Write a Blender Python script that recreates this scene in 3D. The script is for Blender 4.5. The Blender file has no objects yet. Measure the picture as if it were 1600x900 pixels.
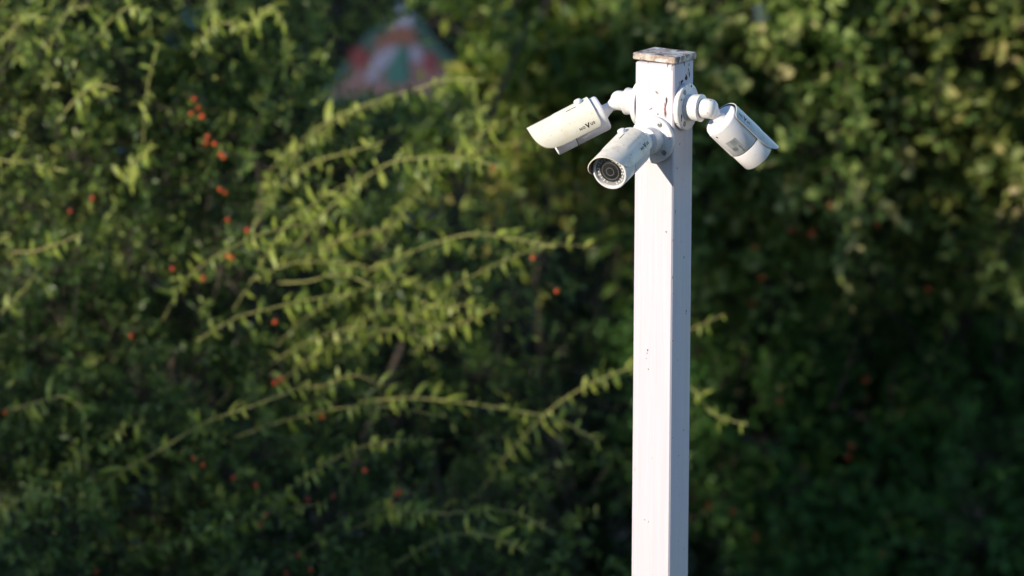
import bpy, math, random
import numpy as np
from mathutils import Vector, Matrix

random.seed(7)
rng = np.random.default_rng(7)
R_ = math.radians
scene = bpy.context.scene
COL = scene.collection

# ------------------------------------------------------------------ camera
FOCAL, SENSOR, PXW = 200.0, 36.0, 1600.0
F = PXW * FOCAL / SENSOR                 # focal length in photograph pixels
PITCH, ROLL, D0 = R_(11.4), 0.0040, 8.9
fwd = Vector((0, math.cos(PITCH), -math.sin(PITCH)))
up0 = Vector((0, math.sin(PITCH), math.cos(PITCH)))
rt0 = Vector((1, 0, 0))
rt = rt0 * math.cos(ROLL) + up0 * math.sin(ROLL)
up = up0 * math.cos(ROLL) - rt0 * math.sin(ROLL)
POST_TOP = Vector((0, 0, 2.60))
CAM = POST_TOP - D0 * (fwd + rt * (1038.5 - 800) / F + up * (450 - 86) / F)


def ray(px, py):
    return fwd + rt * ((px - 800) / F) + up * ((450 - py) / F)


def W(px, py, depth):
    return CAM + depth * ray(px, py)


def V(x, y, z):
    """view-frame direction (right, up, towards the viewer) to world"""
    return (rt * x + up * y - fwd * z).normalized()


cd = bpy.data.cameras.new('camera')
cd.lens, cd.sensor_width, cd.clip_start, cd.clip_end = FOCAL, SENSOR, 0.1, 3000
cd.dof.use_dof, cd.dof.focus_distance, cd.dof.aperture_fstop = True, 8.87, 4.0
cam = bpy.data.objects.new('camera', cd)
COL.objects.link(cam)
cam.matrix_world = Matrix((
    (rt.x, up.x, -fwd.x, CAM.x), (rt.y, up.y, -fwd.y, CAM.y),
    (rt.z, up.z, -fwd.z, CAM.z), (0, 0, 0, 1)))
scene.camera = cam

# ------------------------------------------------------------------ sun and sky
POST_A = R_(28.4)
NF = Vector((-math.sin(POST_A), -math.cos(POST_A), 0))     # wide front face
NR = Vector((math.cos(POST_A), -math.sin(POST_A), 0))      # narrow right face
SUN = (NF - NR * 0.50 + Vector((0, 0, 0.33))).normalized()  # towards the sun
SUN_EL = math.asin(SUN.z)
world = bpy.data.worlds.new('World')
scene.world = world
world.use_nodes = True
wn = world.node_tree
sky = wn.nodes.new('ShaderNodeTexSky')
sky.sky_type = 'NISHITA'
sky.sun_disc = False
sky.ozone_density = 3.0
sky.dust_density = 0.1
sky.sun_elevation = SUN_EL
sky.sun_rotation = math.atan2(SUN.x, SUN.y)
wn.links.new(sky.outputs[0], wn.nodes['Background'].inputs[0])
wn.nodes['Background'].inputs[1].default_value = 0.15
sl = bpy.data.lights.new('sun', 'SUN')
sl.energy, sl.angle, sl.color = 3.8, R_(0.53), (1.0, 0.90, 0.74)
sun = bpy.data.objects.new('sun', sl)
COL.objects.link(sun)
sun.location = SUN * 30
sun.rotation_euler = SUN.to_track_quat('Z', 'Y').to_euler()
vs = scene.view_settings
vs.view_transform, vs.look, vs.exposure, vs.gamma = 'Standard', 'None', 0.55, 1.0
vs.use_curve_mapping = False
scene.render.engine = 'CYCLES'
scene.cycles.use_denoising = True
scene.cycles.max_bounces = 4
scene.cycles.diffuse_bounces = 2
scene.cycles.glossy_bounces = 2
scene.cycles.use_adaptive_sampling = True
scene.cycles.adaptive_threshold = 0.03
scene.cycles.caustics_reflective = False
scene.cycles.caustics_refractive = False
scene.cycles.transparent_max_bounces = 4


# ------------------------------------------------------------------ helpers
def tag(o, label=None, cat=None, group=None, kind=None):
    if label: o['label'] = label
    if cat: o['category'] = cat
    if group: o['group'] = group
    if kind: o['kind'] = kind
    return o


def empty(name, loc, label, cat, group=None):
    o = bpy.data.objects.new(name, None)
    COL.objects.link(o)
    o.location = loc
    o.empty_display_size = 0.05
    return tag(o, label, cat, group)


def origin_of(o):
    p = Vector((0, 0, 0))
    while o is not None:
        p = p + o.location
        o = o.parent
    return p


def link(name, me, mat, parent=None, smooth=True, sharp=40):
    if mat is not None and not me.materials:
        me.materials.append(mat)
    if smooth:
        me.shade_smooth()
        if sharp:
            me.set_sharp_from_angle(angle=R_(sharp))
    o = bpy.data.objects.new(name, me)
    COL.objects.link(o)
    o.parent = parent
    return o


def mk(name, geo, mat, parent=None, M=None, smooth=True, sharp=40):
    """geo = (verts, faces) in a local frame, M takes it to world"""
    vs_, fs = geo
    org = origin_of(parent) if parent is not None else Vector((0, 0, 0))
    out = []
    for v in vs_:
        v = Vector(v)
        if M is not None:
            v = M @ v
        out.append(v - org)
    me = bpy.data.meshes.new(name)
    me.from_pydata(out, [], fs)
    me.validate()
    return link(name, me, mat, parent, smooth, sharp)


def join(*geos):
    v, f = [], []
    for gv, gf in geos:
        n = len(v)
        v += list(gv)
        f += [tuple(i + n for i in q) for q in gf]
    return v, f


def lathe(prof, n=48):
    """profile [(x, r)] turned about the X axis"""
    v, f, rings = [], [], []
    for x, r in prof:
        if r < 1e-7:
            rings.append([len(v)])
            v.append((x, 0, 0))
        else:
            rings.append(list(range(len(v), len(v) + n)))
            for k in range(n):
                a = 2 * math.pi * k / n
                v.append((x, r * math.cos(a), r * math.sin(a)))
    for A, B in zip(rings, rings[1:]):
        for k in range(n):
            k2 = (k + 1) % n
            if len(A) == 1 and len(B) == 1:
                continue
            if len(A) == 1:
                f.append((A[0], B[k2], B[k]))
            elif len(B) == 1:
                f.append((A[k], A[k2], B[0]))
            else:
                f.append((A[k], A[k2], B[k2], B[k]))
    return v, f


def box(x0, x1, y0, y1, z0, z1):
    v = [(x, y, z) for x in (x0, x1) for y in (y0, y1) for z in (z0, z1)]
    return v, [(0, 1, 3, 2), (4, 6, 7, 5), (0, 4, 5, 1), (2, 3, 7, 6), (0, 2, 6, 4), (1, 5, 7, 3)]


def bevbox(x0, x1, y0, y1, z0, z1, b):
    """box with chamfered vertical and horizontal edges"""
    v, f = [], []
    def ring(i, z):
        a, c, d, e = x0 + i, x1 - i, y0 + i, y1 - i
        return [(a + b, d, z), (c - b, d, z), (c, d + b, z), (c, e - b, z), (c - b, e, z), (a + b, e, z), (a, e - b, z), (a, d + b, z)]
    for i, z in ((b, z0), (0, z0 + b), (0, z1 - b), (b, z1)):
        v += ring(i, z)
    for k in range(3):
        for j in range(8):
            j2 = (j + 1) % 8
            f.append((k * 8 + j, k * 8 + j2, k * 8 + 8 + j2, k * 8 + 8 + j))
    f.append(tuple(range(7, -1, -1)))
    f.append(tuple(range(24, 32)))
    return v, f


def tube(pts, radii, n=8, cap=True):
    v, f = [], []
    pts = [Vector(p) for p in pts]
    ref = Vector((0.13, 0.21, 1)).normalized()
    for i, p in enumerate(pts):
        t = (pts[min(i + 1, len(pts) - 1)] - pts[max(i - 1, 0)]).normalized()
        a = t.cross(ref)
        if a.length < 1e-3:
            a = t.cross(Vector((1, 0, 0)))
        a.normalize()
        b = t.cross(a)
        for k in range(n):
            w = 2 * math.pi * k / n
            v.append(p + (a * math.cos(w) + b * math.sin(w)) * radii[i])
    for i in range(len(pts) - 1):
        for k in range(n):
            k2 = (k + 1) % n
            f.append((i * n + k, i * n + k2, (i + 1) * n + k2, (i + 1) * n + k))
    if cap:
        f.append(tuple(range(n - 1, -1, -1)))
        f.append(tuple(range((len(pts) - 1) * n, len(pts) * n)))
    return v, f


def spline(pts, m=6):
    """Catmull-Rom through points"""
    pts = [Vector(p) for p in pts]
    P = [2 * pts[0] - pts[1]] + pts + [2 * pts[-1] - pts[-2]]
    out = []
    for i in range(1, len(P) - 2):
        a, b, c, d = P[i - 1:i + 3]
        for k in range(m):
            t = k / m
            out.append(0.5 * ((2 * b) + (c - a) * t + (2 * a - 5 * b + 4 * c - d) * t * t + (3 * b - a - 3 * c + d) * t ** 3))
    out.append(pts[-1])
    return out


# ------------------------------------------------------------------ materials
class NT:
    def __init__(s, name):
        s.m = bpy.data.materials.new(name)
        s.m.use_nodes = True
        s.t = s.m.node_tree
        s.p = s.t.nodes['Principled BSDF']
        s.out = s.t.nodes['Material Output']

    def n(s, typ, **kw):
        nd = s.t.nodes.new('ShaderNode' + typ)
        for k, v in kw.items():
            setattr(nd, k, v)
        return nd

    def l(s, a, b):
        s.t.links.new(a, b)

    def coord(s, scale=(1, 1, 1), kind='Object', loc=(0, 0, 0)):
        tc = s.n('TexCoord')
        mp = s.n('Mapping')
        mp.inputs['Scale'].default_value = scale
        mp.inputs['Location'].default_value = loc
        s.l(tc.outputs[kind], mp.inputs[0])
        return mp.outputs[0]

    def noise(s, vec, scale, detail=4, rough=0.55, dist=0.0):
        nd = s.n('TexNoise')
        nd.inputs['Scale'].default_value = scale
        nd.inputs['Detail'].default_value = detail
        nd.inputs['Roughness'].default_value = rough
        nd.inputs['Distortion'].default_value = dist
        s.l(vec, nd.inputs['Vector'])
        return nd.outputs['Fac']

    def ramp(s, fac, stops, interp='LINEAR'):
        nd = s.n('ValToRGB')
        cr = nd.color_ramp
        cr.interpolation = interp
        while len(cr.elements) > 1:
            cr.elements.remove(cr.elements[-1])
        for i, (p, c) in enumerate(stops):
            e = cr.elements[0] if i == 0 else cr.elements.new(p)
            e.position = p
            if not isinstance(c, (tuple, list)):
                c = (c, c, c)
            e.color = (*c, 1)
        s.l(fac, nd.inputs[0])
        return nd.outputs[0]

    def mix(s, fac, a, b, blend='MIX'):
        nd = s.n('MixRGB', blend_type=blend)
        for sock, val in ((nd.inputs[0], fac), (nd.inputs[1], a), (nd.inputs[2], b)):
            if hasattr(val, 'is_output'):
                s.l(val, sock)
            elif isinstance(val, (tuple, list)):
                sock.default_value = (*val, 1)
            else:
                sock.default_value = val
        return nd.outputs[0]

    def base(s, c):
        if hasattr(c, 'is_output'):
            s.l(c, s.p.inputs['Base Color'])
        else:
            s.p.inputs['Base Color'].default_value = (*c, 1)

    def rough(s, v):
        s.p.inputs['Roughness'].default_value = v

    def bump(s, h, strength=0.2, dist=0.001):
        b = s.n('Bump')
        b.inputs['Strength'].default_value = strength
        b.inputs['Distance'].default_value = dist
        s.l(h, b.inputs['Height'])
        s.l(b.outputs[0], s.p.inputs['Normal'])


def plain(name, c, rough=0.5, metal=0.0):
    t = NT(name)
    nz = t.noise(t.coord(), 60, 3)
    t.base(t.mix(0.25, c, t.ramp(nz, [(0.3, tuple(x * 0.7 for x in c)), (0.7, c)])))
    t.rough(rough)
    t.p.inputs['Metallic'].default_value = metal
    return t.m


def m_post():
    t = NT('post_paint')
    co = t.coord((1, 1, 1))
    streak = t.noise(t.coord((260, 260, 5)), 1.0, 5, 0.6)
    blot = t.noise(t.coord((14, 14, 5)), 1.0, 4)
    c = t.mix(t.ramp(streak, [(0.3, 0.0), (0.75, 1.0)]), (0.665, 0.625, 0.69), (0.585, 0.545, 0.605))
    c = t.mix(t.ramp(blot, [(0.5, 0.0), (0.8, 0.45)]), c, (0.66, 0.58, 0.52))
    # sparse little chips of bare weathered wood
    chips = t.noise(t.coord((150, 150, 60)), 1.0, 3, 0.5, 0.6)
    gate = t.noise(t.coord((9, 9, 5), loc=(3, 1, 2)), 1.0, 2)
    cm = t.mix(1.0, t.ramp(chips, [(0.70, 0.0), (0.73, 1.0)]), t.ramp(gate, [(0.52, 0.0), (0.6, 1.0)]), 'MULTIPLY')
    c = t.mix(cm, c, (0.13, 0.08, 0.06))
    t.base(c)
    t.rough(0.48)
    t.bump(streak, 0.35, 0.0006)
    return t.m


def m_cap():
    t = NT('post_cap_paint')
    n1 = t.noise(t.coord((60, 60, 60)), 1.0, 5, 0.65)
    n2 = t.noise(t.coord((25, 60, 40), loc=(2, 5, 1)), 1.0, 4)
    c = t.mix(t.ramp(n1, [(0.38, 0.0), (0.55, 1.0)]), (0.64, 0.55, 0.46), (0.34, 0.24, 0.19))
    c = t.mix(t.ramp(n2, [(0.50, 0.0), (0.57, 1.0)]), c, (0.70, 0.64, 0.60))
    n3 = t.noise(t.coord((90, 55, 60), loc=(7, 5, 1)), 1.0, 4)
    c = t.mix(t.ramp(n3, [(0.60, 0.0), (0.64, 0.9)]), c, (0.07, 0.04, 0.04))
    t.base(c)
    t.rough(0.7)
    t.bump(n1, 0.5, 0.001)
    return t.m


def m_white(name, base=(0.82, 0.80, 0.79), dirt=(0.42, 0.30, 0.18), amount=0.25, seed=0.0, rough=0.38, lo=0.5):
    """painted metal housing with grime"""
    t = NT(name)
    n1 = t.noise(t.coord((45, 45, 45), loc=(seed, seed * 2, 1)), 1.0, 6, 0.7)
    n2 = t.noise(t.coord((240, 240, 240), loc=(seed, 0, 3)), 1.0, 3, 0.6)
    c = t.mix(t.ramp(n1, [(lo, 0.0), (lo + 0.3, amount)]), base, dirt)
    c = t.mix(t.ramp(n2, [(0.64, 0.0), (0.72, min(1.0, amount * 1.5))]), c, tuple(x * 0.5 for x in dirt))
    t.base(c)
    t.rough(rough)
    t.bump(n1, 0.08, 0.0006)
    return t.m


def m_leaf(name, stops, transl=0.35, gloss=0.45, spec=0.4):
    t = NT(name)
    at = t.n('Attribute', attribute_name='tint')
    oi = t.n('ObjectInfo')
    add = t.n('Math', operation='ADD')
    t.l(at.outputs['Fac'], add.inputs[0])
    neg = t.n('Math', operation='LESS_THAN')          # single leaves carry tint -1 and take a random one
    t.l(at.outputs['Fac'], neg.inputs[0])
    neg.inputs[1].default_value = -0.5
    mul = t.n('Math', operation='MULTIPLY')
    r1 = t.n('Math', operation='ADD')
    t.l(oi.outputs['Random'], r1.inputs[0])
    r1.inputs[1].default_value = 1.0
    t.l(r1.outputs[0], mul.inputs[0])
    t.l(neg.outputs[0], mul.inputs[1])
    t.l(mul.outputs[0], add.inputs[1])
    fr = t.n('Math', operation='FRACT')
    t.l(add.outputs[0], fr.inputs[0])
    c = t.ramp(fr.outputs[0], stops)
    df = t.n('BsdfDiffuse')
    t.l(c, df.inputs[0])
    tr = t.n('BsdfTranslucent')
    t.l(t.mix(1.0, c, (0.95, 1.0, 0.6), 'MULTIPLY'), tr.inputs[0])
    ms = t.n('MixShader')
    ms.inputs[0].default_value = transl
    t.l(df.outputs[0], ms.inputs[1])
    t.l(tr.outputs[0], ms.inputs[2])
    gl = t.n('BsdfGlossy')
    gl.inputs[0].default_value = (0.9, 0.9, 0.9, 1)
    gl.inputs['Roughness'].default_value = gloss
    m2 = t.n('MixShader')
    m2.inputs[0].default_value = spec * 0.035
    t.l(ms.outputs[0], m2.inputs[1])
    t.l(gl.outputs[0], m2.inputs[2])
    t.l(m2.outputs[0], t.out.inputs[0])
    t.t.nodes.remove(t.p)
    return t.m


def m_bark(name, a, b):
    t = NT(name)
    n1 = t.noise(t.coord((60, 60, 12)), 1.0, 5)
    t.base(t.ramp(n1, [(0.3, a), (0.7, b)]))
    t.rough(0.8)
    t.bump(n1, 0.5, 0.003)
    return t.m


def m_ground():
    t = NT('soil_and_litter')
    n1 = t.noise(t.coord((1, 1, 1)), 0.8, 6)
    n2 = t.noise(t.coord((1, 1, 1)), 30, 4)
    c = t.mix(n1, (0.22, 0.17, 0.12), (0.15, 0.14, 0.07))
    t.base(t.mix(t.ramp(n2, [(0.4, 0.0), (0.7, 0.6)]), c, (0.035, 0.03, 0.02)))
    t.rough(0.95)
    t.bump(n2, 0.6, 0.02)
    return t.m


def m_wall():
    t = NT('shade_dark_wall_paint')
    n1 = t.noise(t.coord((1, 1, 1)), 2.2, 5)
    c = t.mix(n1, (0.003, 0.004, 0.005), (0.006, 0.008, 0.009))  # dark wall paint, taken to near-black in place of shade
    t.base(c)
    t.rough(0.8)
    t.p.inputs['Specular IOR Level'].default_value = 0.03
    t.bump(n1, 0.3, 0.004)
    return t.m


MAT = dict(
    post=m_post(), cap=m_cap(),
    mount_l=m_white('mount_white_left', seed=1, amount=0.25),
    mount_f=m_white('mount_white_front', seed=2, amount=0.55, dirt=(0.30, 0.19, 0.12)),
    mount_r=m_white('mount_white_right', seed=5, amount=0.7, base=(0.82, 0.78, 0.76), dirt=(0.28, 0.18, 0.12), lo=0.53),
    body=m_white('housing_white', seed=3, amount=0.16, base=(0.88, 0.84, 0.84)),
    sh_l=m_white('shield_cream', seed=4, amount=0.32, base=(0.84, 0.79, 0.66), dirt=(0.58, 0.42, 0.16), lo=0.52),
    sh_f=m_white('shield_beige_dirty', seed=6, amount=0.62, base=(0.88, 0.79, 0.66), dirt=(0.40, 0.27, 0.16), lo=0.50),
    sh_r=m_white('shield_grey_weathered', seed=8, amount=0.5, base=(0.60, 0.60, 0.58), dirt=(0.30, 0.30, 0.24), lo=0.42),
    shin=plain('shield_underside', (0.16, 0.14, 0.13), 0.6),
    ink=plain('black_print', (0.012, 0.012, 0.014), 0.45),
    chip=plain('bare_rusty_wood', (0.055, 0.03, 0.025), 0.85),
    chip2=plain('rust_stain', (0.30, 0.17, 0.13), 0.8),
    screw=plain('screw_steel', (0.32, 0.31, 0.31), 0.35, 0.8),
    black=plain('black_plastic', (0.022, 0.022, 0.023), 0.4),
    rubber=plain('dark_gasket', (0.03, 0.03, 0.03), 0.7),
    ledplate=plain('led_board_grey', (0.30, 0.29, 0.29), 0.3),
    led=plain('led_clear', (0.85, 0.84, 0.82), 0.12),
    glass=plain('lens_front_glass', (0.028, 0.028, 0.029), 0.08),
    lensring=plain('lens_ring_grey', (0.10, 0.098, 0.10), 0.25),
    sticker=plain('silver_sticker', (0.42, 0.44, 0.46), 0.35, 0.0),
    berry=plain('orange_berry', (0.62, 0.085, 0.012), 0.3),
    berry_red=plain('red_berry', (0.52, 0.055, 0.015), 0.3),
    bark=m_bark('bark_brown', (0.028, 0.021, 0.015), (0.07, 0.052, 0.036)),
    shoot=m_bark('young_shoot_green', (0.27, 0.28, 0.08), (0.40, 0.38, 0.13)),
    shoot_tan=m_bark('young_shoot_tan', (0.27, 0.23, 0.09), (0.40, 0.33, 0.13)),
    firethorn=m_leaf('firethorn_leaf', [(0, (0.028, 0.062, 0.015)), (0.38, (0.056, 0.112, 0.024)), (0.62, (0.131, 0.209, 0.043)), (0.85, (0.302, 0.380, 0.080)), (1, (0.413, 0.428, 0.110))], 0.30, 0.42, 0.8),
    deep=m_leaf('shade_dark_leaf', [(0, (0.022, 0.045, 0.014)), (0.7, (0.045, 0.08, 0.022)), (1, (0.07, 0.11, 0.03))], 0.25, 0.45, 0.5),  # leaf colour darkened to stand in for the gloom behind the shrubs
    young_bright=m_leaf('young_shoot_leaf', [(0, (0.208, 0.281, 0.043)), (0.6, (0.344, 0.405, 0.072)), (1, (0.458, 0.495, 0.108))], 0.35, 0.42, 0.7),
    broad=m_leaf('broad_leaf', [(0, (0.06, 0.11, 0.02)), (0.5, (0.12, 0.20, 0.035)), (0.85, (0.28, 0.34, 0.06)), (1, (0.40, 0.34, 0.09))], 0.40),
    mid=m_leaf('mid_green_leaf', [(0, (0.072, 0.143, 0.036)), (0.5, (0.160, 0.254, 0.060)), (0.8, (0.341, 0.413, 0.110)), (1, (0.572, 0.498, 0.210))], 0.40),
    dry=m_leaf('dry_mixed_leaf', [(0, (0.067, 0.112, 0.029)), (0.45, (0.146, 0.202, 0.046)), (0.78, (0.291, 0.314, 0.077)), (0.92, (0.560, 0.459, 0.187)), (1, (0.694, 0.549, 0.275))], 0.38),
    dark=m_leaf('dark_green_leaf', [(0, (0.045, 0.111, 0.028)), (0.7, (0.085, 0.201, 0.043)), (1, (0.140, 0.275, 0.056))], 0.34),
    ground=m_ground(), wall=m_wall(),
)

# ------------------------------------------------------------------ ground
g = mk('ground', ([(-900, -900, 0), (900, -900, 0), (900, 900, 0), (-900, 900, 0)], [(0, 1, 2, 3)]), MAT['ground'], smooth=False)
tag(g, kind='structure')

# ------------------------------------------------------------------ painted wall far behind the bushes
WALL_Y = 8.0
wall = empty('painted_wall', (0, WALL_Y, 0), 'dark wall with a blurred painted triangle in pink, white and teal behind the bushes', 'wall')
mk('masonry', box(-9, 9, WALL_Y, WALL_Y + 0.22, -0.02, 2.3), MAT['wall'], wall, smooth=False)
mk('coping', bevbox(-9.02, 9.02, WALL_Y - 0.04, WALL_Y + 0.26, 2.302, 2.38, 0.01), plain('coping_concrete', (0.22, 0.21, 0.2), 0.9), wall, smooth=False)


def on_wall(px, py, off=0.004):
    r = ray(px, py)
    t = (WALL_Y - off - CAM.y) / r.y
    return CAM + r * t


def patch(name, pts, col, layer, wob=5, sub=4):
    """a painted patch: an uneven-edged coat of paint on the wall"""
    ring = []
    for i, (a, b) in enumerate(pts):
        c, d = pts[(i + 1) % len(pts)]
        for k in range(sub):
            t = k / sub
            ring.append((a + (c - a) * t + random.uniform(-wob, wob), b + (d - b) * t + random.uniform(-wob, wob)))
    front = [on_wall(x, y, 0.003 * (layer + 1)) for x, y in ring]
    return mk(name, (front, [tuple(range(len(front) - 1, -1, -1))]), plain('paint_' + name, col, 0.7), wall, smooth=False)


patch('teal_triangle', [(627, 2), (700, 80), (772, 165), (480, 165), (560, 75)], (0.006, 0.042, 0.048), 1)  # colours of these patches are lowered to stand in for shade
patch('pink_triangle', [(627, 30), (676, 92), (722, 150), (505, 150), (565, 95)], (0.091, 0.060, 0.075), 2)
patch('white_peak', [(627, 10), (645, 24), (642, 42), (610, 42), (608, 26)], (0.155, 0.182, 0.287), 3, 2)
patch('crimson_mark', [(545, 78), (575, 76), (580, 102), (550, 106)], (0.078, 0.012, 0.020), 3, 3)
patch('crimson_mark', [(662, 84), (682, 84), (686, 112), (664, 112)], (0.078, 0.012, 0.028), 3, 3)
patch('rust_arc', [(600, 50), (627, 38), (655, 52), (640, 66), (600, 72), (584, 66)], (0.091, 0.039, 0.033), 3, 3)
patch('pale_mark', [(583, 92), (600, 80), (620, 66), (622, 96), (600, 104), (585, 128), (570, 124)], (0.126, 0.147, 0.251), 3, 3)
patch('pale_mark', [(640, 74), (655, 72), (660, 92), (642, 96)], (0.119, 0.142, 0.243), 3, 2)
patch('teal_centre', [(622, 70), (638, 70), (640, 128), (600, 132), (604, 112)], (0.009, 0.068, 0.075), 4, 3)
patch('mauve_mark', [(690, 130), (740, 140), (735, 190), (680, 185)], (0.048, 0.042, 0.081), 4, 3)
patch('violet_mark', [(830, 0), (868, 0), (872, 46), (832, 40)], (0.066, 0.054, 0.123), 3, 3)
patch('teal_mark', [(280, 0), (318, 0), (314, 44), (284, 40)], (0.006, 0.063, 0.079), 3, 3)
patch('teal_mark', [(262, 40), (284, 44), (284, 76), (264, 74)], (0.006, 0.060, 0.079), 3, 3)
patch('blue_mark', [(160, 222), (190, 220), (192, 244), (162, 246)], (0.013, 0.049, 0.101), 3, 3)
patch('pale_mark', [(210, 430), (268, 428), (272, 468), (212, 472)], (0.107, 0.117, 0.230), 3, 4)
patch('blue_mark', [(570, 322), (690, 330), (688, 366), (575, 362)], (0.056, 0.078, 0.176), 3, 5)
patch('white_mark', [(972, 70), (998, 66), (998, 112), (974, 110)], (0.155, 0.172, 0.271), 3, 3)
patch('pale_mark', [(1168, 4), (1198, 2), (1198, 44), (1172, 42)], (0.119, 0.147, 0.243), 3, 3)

# ------------------------------------------------------------------ the square post
H = 0.0340
post = empty('square_post', (0, 0, 0), 'tall square white post with chipped paint and a flat weathered cap', 'post')
PM = Matrix.Rotation(-POST_A, 4, 'Z')       # local -Y is the front face, local +X the right face


def post_pt(u, v, z):
    return PM @ Vector((u, v, z))


shaft = mk('shaft', bevbox(-H, H, -H, H, 0.0, 2.592, 0.0022), MAT['post'], None, None, smooth=False)
shaft.parent = post
shaft.rotation_euler = (0, 0, -POST_A)
CAPM = Matrix.Translation((0, 0, 2.594)) @ Matrix.Rotation(R_(2.2), 4, 'Y') @ PM
capo = mk('cap', bevbox(-0.0372, 0.0372, -0.0372, 0.0372, 0.0, 0.0105, 0.0012), MAT['cap'], None, None, smooth=False)
capo.parent = post
capo.matrix_local = CAPM


def on_face(px, py, face):
    n = NF if face == 'f' else NR
    r = ray(px, py)
    t = (n * H - CAM).dot(n) / r.dot(n)
    return CAM + r * t


def chip(px, py, w, h, face, mat='chip', rot=0.0, parent=None, spread=0.55):
    """flaked patch of paint, a thin irregular scab (mm) on the post"""
    n = NF if face == 'f' else NR
    u = NR if face == 'f' else -NF
    c = on_face(px, py, face)
    k = 15
    a0 = random.random() * 6
    fr, bk = [], []
    for i in range(k):
        a = 2 * math.pi * i / k
        rr = random.uniform(1 - spread, 1 + spread * 0.5)
        x, y = math.cos(a) * w / 2000 * rr, math.sin(a) * h / 2000 * rr
        x, y = x * math.cos(rot) - y * math.sin(rot), x * math.sin(rot) + y * math.cos(rot)
        p = c + u * x + Vector((0, 0, y))
        fr.append(p + n * 0.0005)
        bk.append(p - n * 0.0006)
    f = [tuple(range(k)), tuple(range(2 * k - 1, k - 1, -1))] + [(i, k + i, k + (i + 1) % k, (i + 1) % k) for i in range(k)]
    return mk('paint_chip', (fr + bk, f), MAT[mat], parent or post, smooth=False)


for a in [(1041.5, 157, 2.2, 15, 'f'), (1040, 166, 1.6, 9, 'f'), (1040.5, 179, 1.5, 11, 'f'), (1026.5, 144.5, 6, 3.0, 'f', 'chip2', -0.5),
          (1017, 170, 7, 1.8, 'f', 'chip2', 0.5), (1028, 178.5, 2.2, 2.2, 'f'), (1041, 91.5, 2.4, 2.0, 'f'), (1012, 547, 2.2, 3.2, 'f'),
          (1011, 552, 1.2, 2, 'f'), (1013, 577, 1.2, 2.4, 'f'), (1010, 560, 1, 1.5, 'f'), (1039, 172, 3.5, 22, 'f', 'chip2'),
          (1072, 121, 7, 9, 'r'), (1077, 116, 3.0, 8, 'r'), (1065, 128, 12, 6, 'r', 'chip', 0.6), (1076.5, 101, 2.4, 5, 'r'), (1076, 108, 1.6, 3.5, 'r'),
          (1063, 196, 9, 9, 'r', 'chip'), (1060, 190, 5, 6, 'r', 'chip2'), (1069, 88, 8, 9, 'r', 'chip2'), (1072, 486, 2.0, 4, 'r'),
          (1071.5, 490, 1.5, 2, 'r'), (1068.5, 402, 1.2, 4, 'r', 'chip2'), (1058, 263, 1.6, 3, 'r'), (1068, 672, 1.5, 2.5, 'r', 'chip2'), (1062, 225, 1.6, 3, 'r', 'chip2')]:
    chip(*a)
for px_, h_ in ((1012, 5), (1043, 12), (1046, 7), (1050, 16)):       # rust runs below the cap
    chip(px_, 94 + h_ / 2, random.uniform(0.8, 1.8), h_, 'f', 'chip2')
for k in range(4):
    chip(1056 + random.uniform(0, 26), 92 + random.uniform(0, 40), random.uniform(0.8, 2.0), random.uniform(2, 9), 'r', random.choice(('chip', 'chip2')))
for k in range(8):
    chip(1052 + random.uniform(-1.5, 0.5), 110 + random.uniform(0, 700), 0.9, random.uniform(1.5, 5), 'f', 'chip2')
for k in range(5):
    chip(1058 + random.uniform(0, 18), 215 + random.uniform(0, 640), random.uniform(0.6, 1.4), random.uniform(1, 3), 'r', 'chip2')


# ------------------------------------------------------------------ bullet cameras
def text_geo(chars, tracking=0.0006):
    """flat letter outlines side by side: [(char, height, baseline)] in metres"""
    V_, F_, x = [], [], 0.0
    dg = bpy.context.evaluated_depsgraph_get()
    for ch, h, base, off in chars:
        cu = bpy.data.curves.new('t', 'FONT')
        cu.body = ch
        cu.size = 1.0
        cu.offset = off
        cu.resolution_u = 3
        ob = bpy.data.objects.new('t', cu)
        COL.objects.link(ob)
        bpy.context.view_layer.update()
        dg = bpy.context.evaluated_depsgraph_get()
        me = bpy.data.meshes.new_from_object(ob.evaluated_get(dg))
        pts = [v.co.copy() for v in me.vertices]
        if pts:
            x0, x1 = min(p.x for p in pts), max(p.x for p in pts)
            y0, y1 = min(p.y for p in pts), max(p.y for p in pts)
            s = h / max(y1 - y0, 1e-6)
            n = len(V_)
            V_ += [((p.x - x0) * s + x, (p.y - y0) * s + base, 0) for p in pts]
            F_ += [tuple(i + n for i in pl.vertices) for pl in me.polygons]
            x += (x1 - x0) * s + tracking
        bpy.data.objects.remove(ob)
        bpy.data.curves.remove(cu)
        bpy.data.meshes.remove(me)
    return V_, F_, x


LOGO = text_geo([('N', 0.0044, 0.0, 0.03), ('O', 0.0044, 0.0, 0.03), ('V', 0.0084, -0.0018, 0.045), ('U', 0.0044, 0.0, 0.03), ('S', 0.0044, 0.0, 0.03)], 0.0009)
RB, RI, RO = 0.0290, 0.0312, 0.0326        # body, shield inside, shield outside
S0, S1 = 0.013, 0.120                      # shield from / to along the body axis
BL = 0.093                                 # body length


def shield_front(th):
    q = min(abs(th) / R_(99), 1.0)
    return 0.080 + (S1 - 0.080) * max(1 - q ** 3.6, 0.0) ** 0.52


def shield_r(s, th):
    """raised middle panel pressed into the sheet"""
    e = max(0.0, min(1.0, (R_(56) - abs(th)) / R_(7))) * max(0.0, min(1.0, (0.078 - s) / 0.008))
    return 0.0008 * e * e * (3 - 2 * e)


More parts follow.
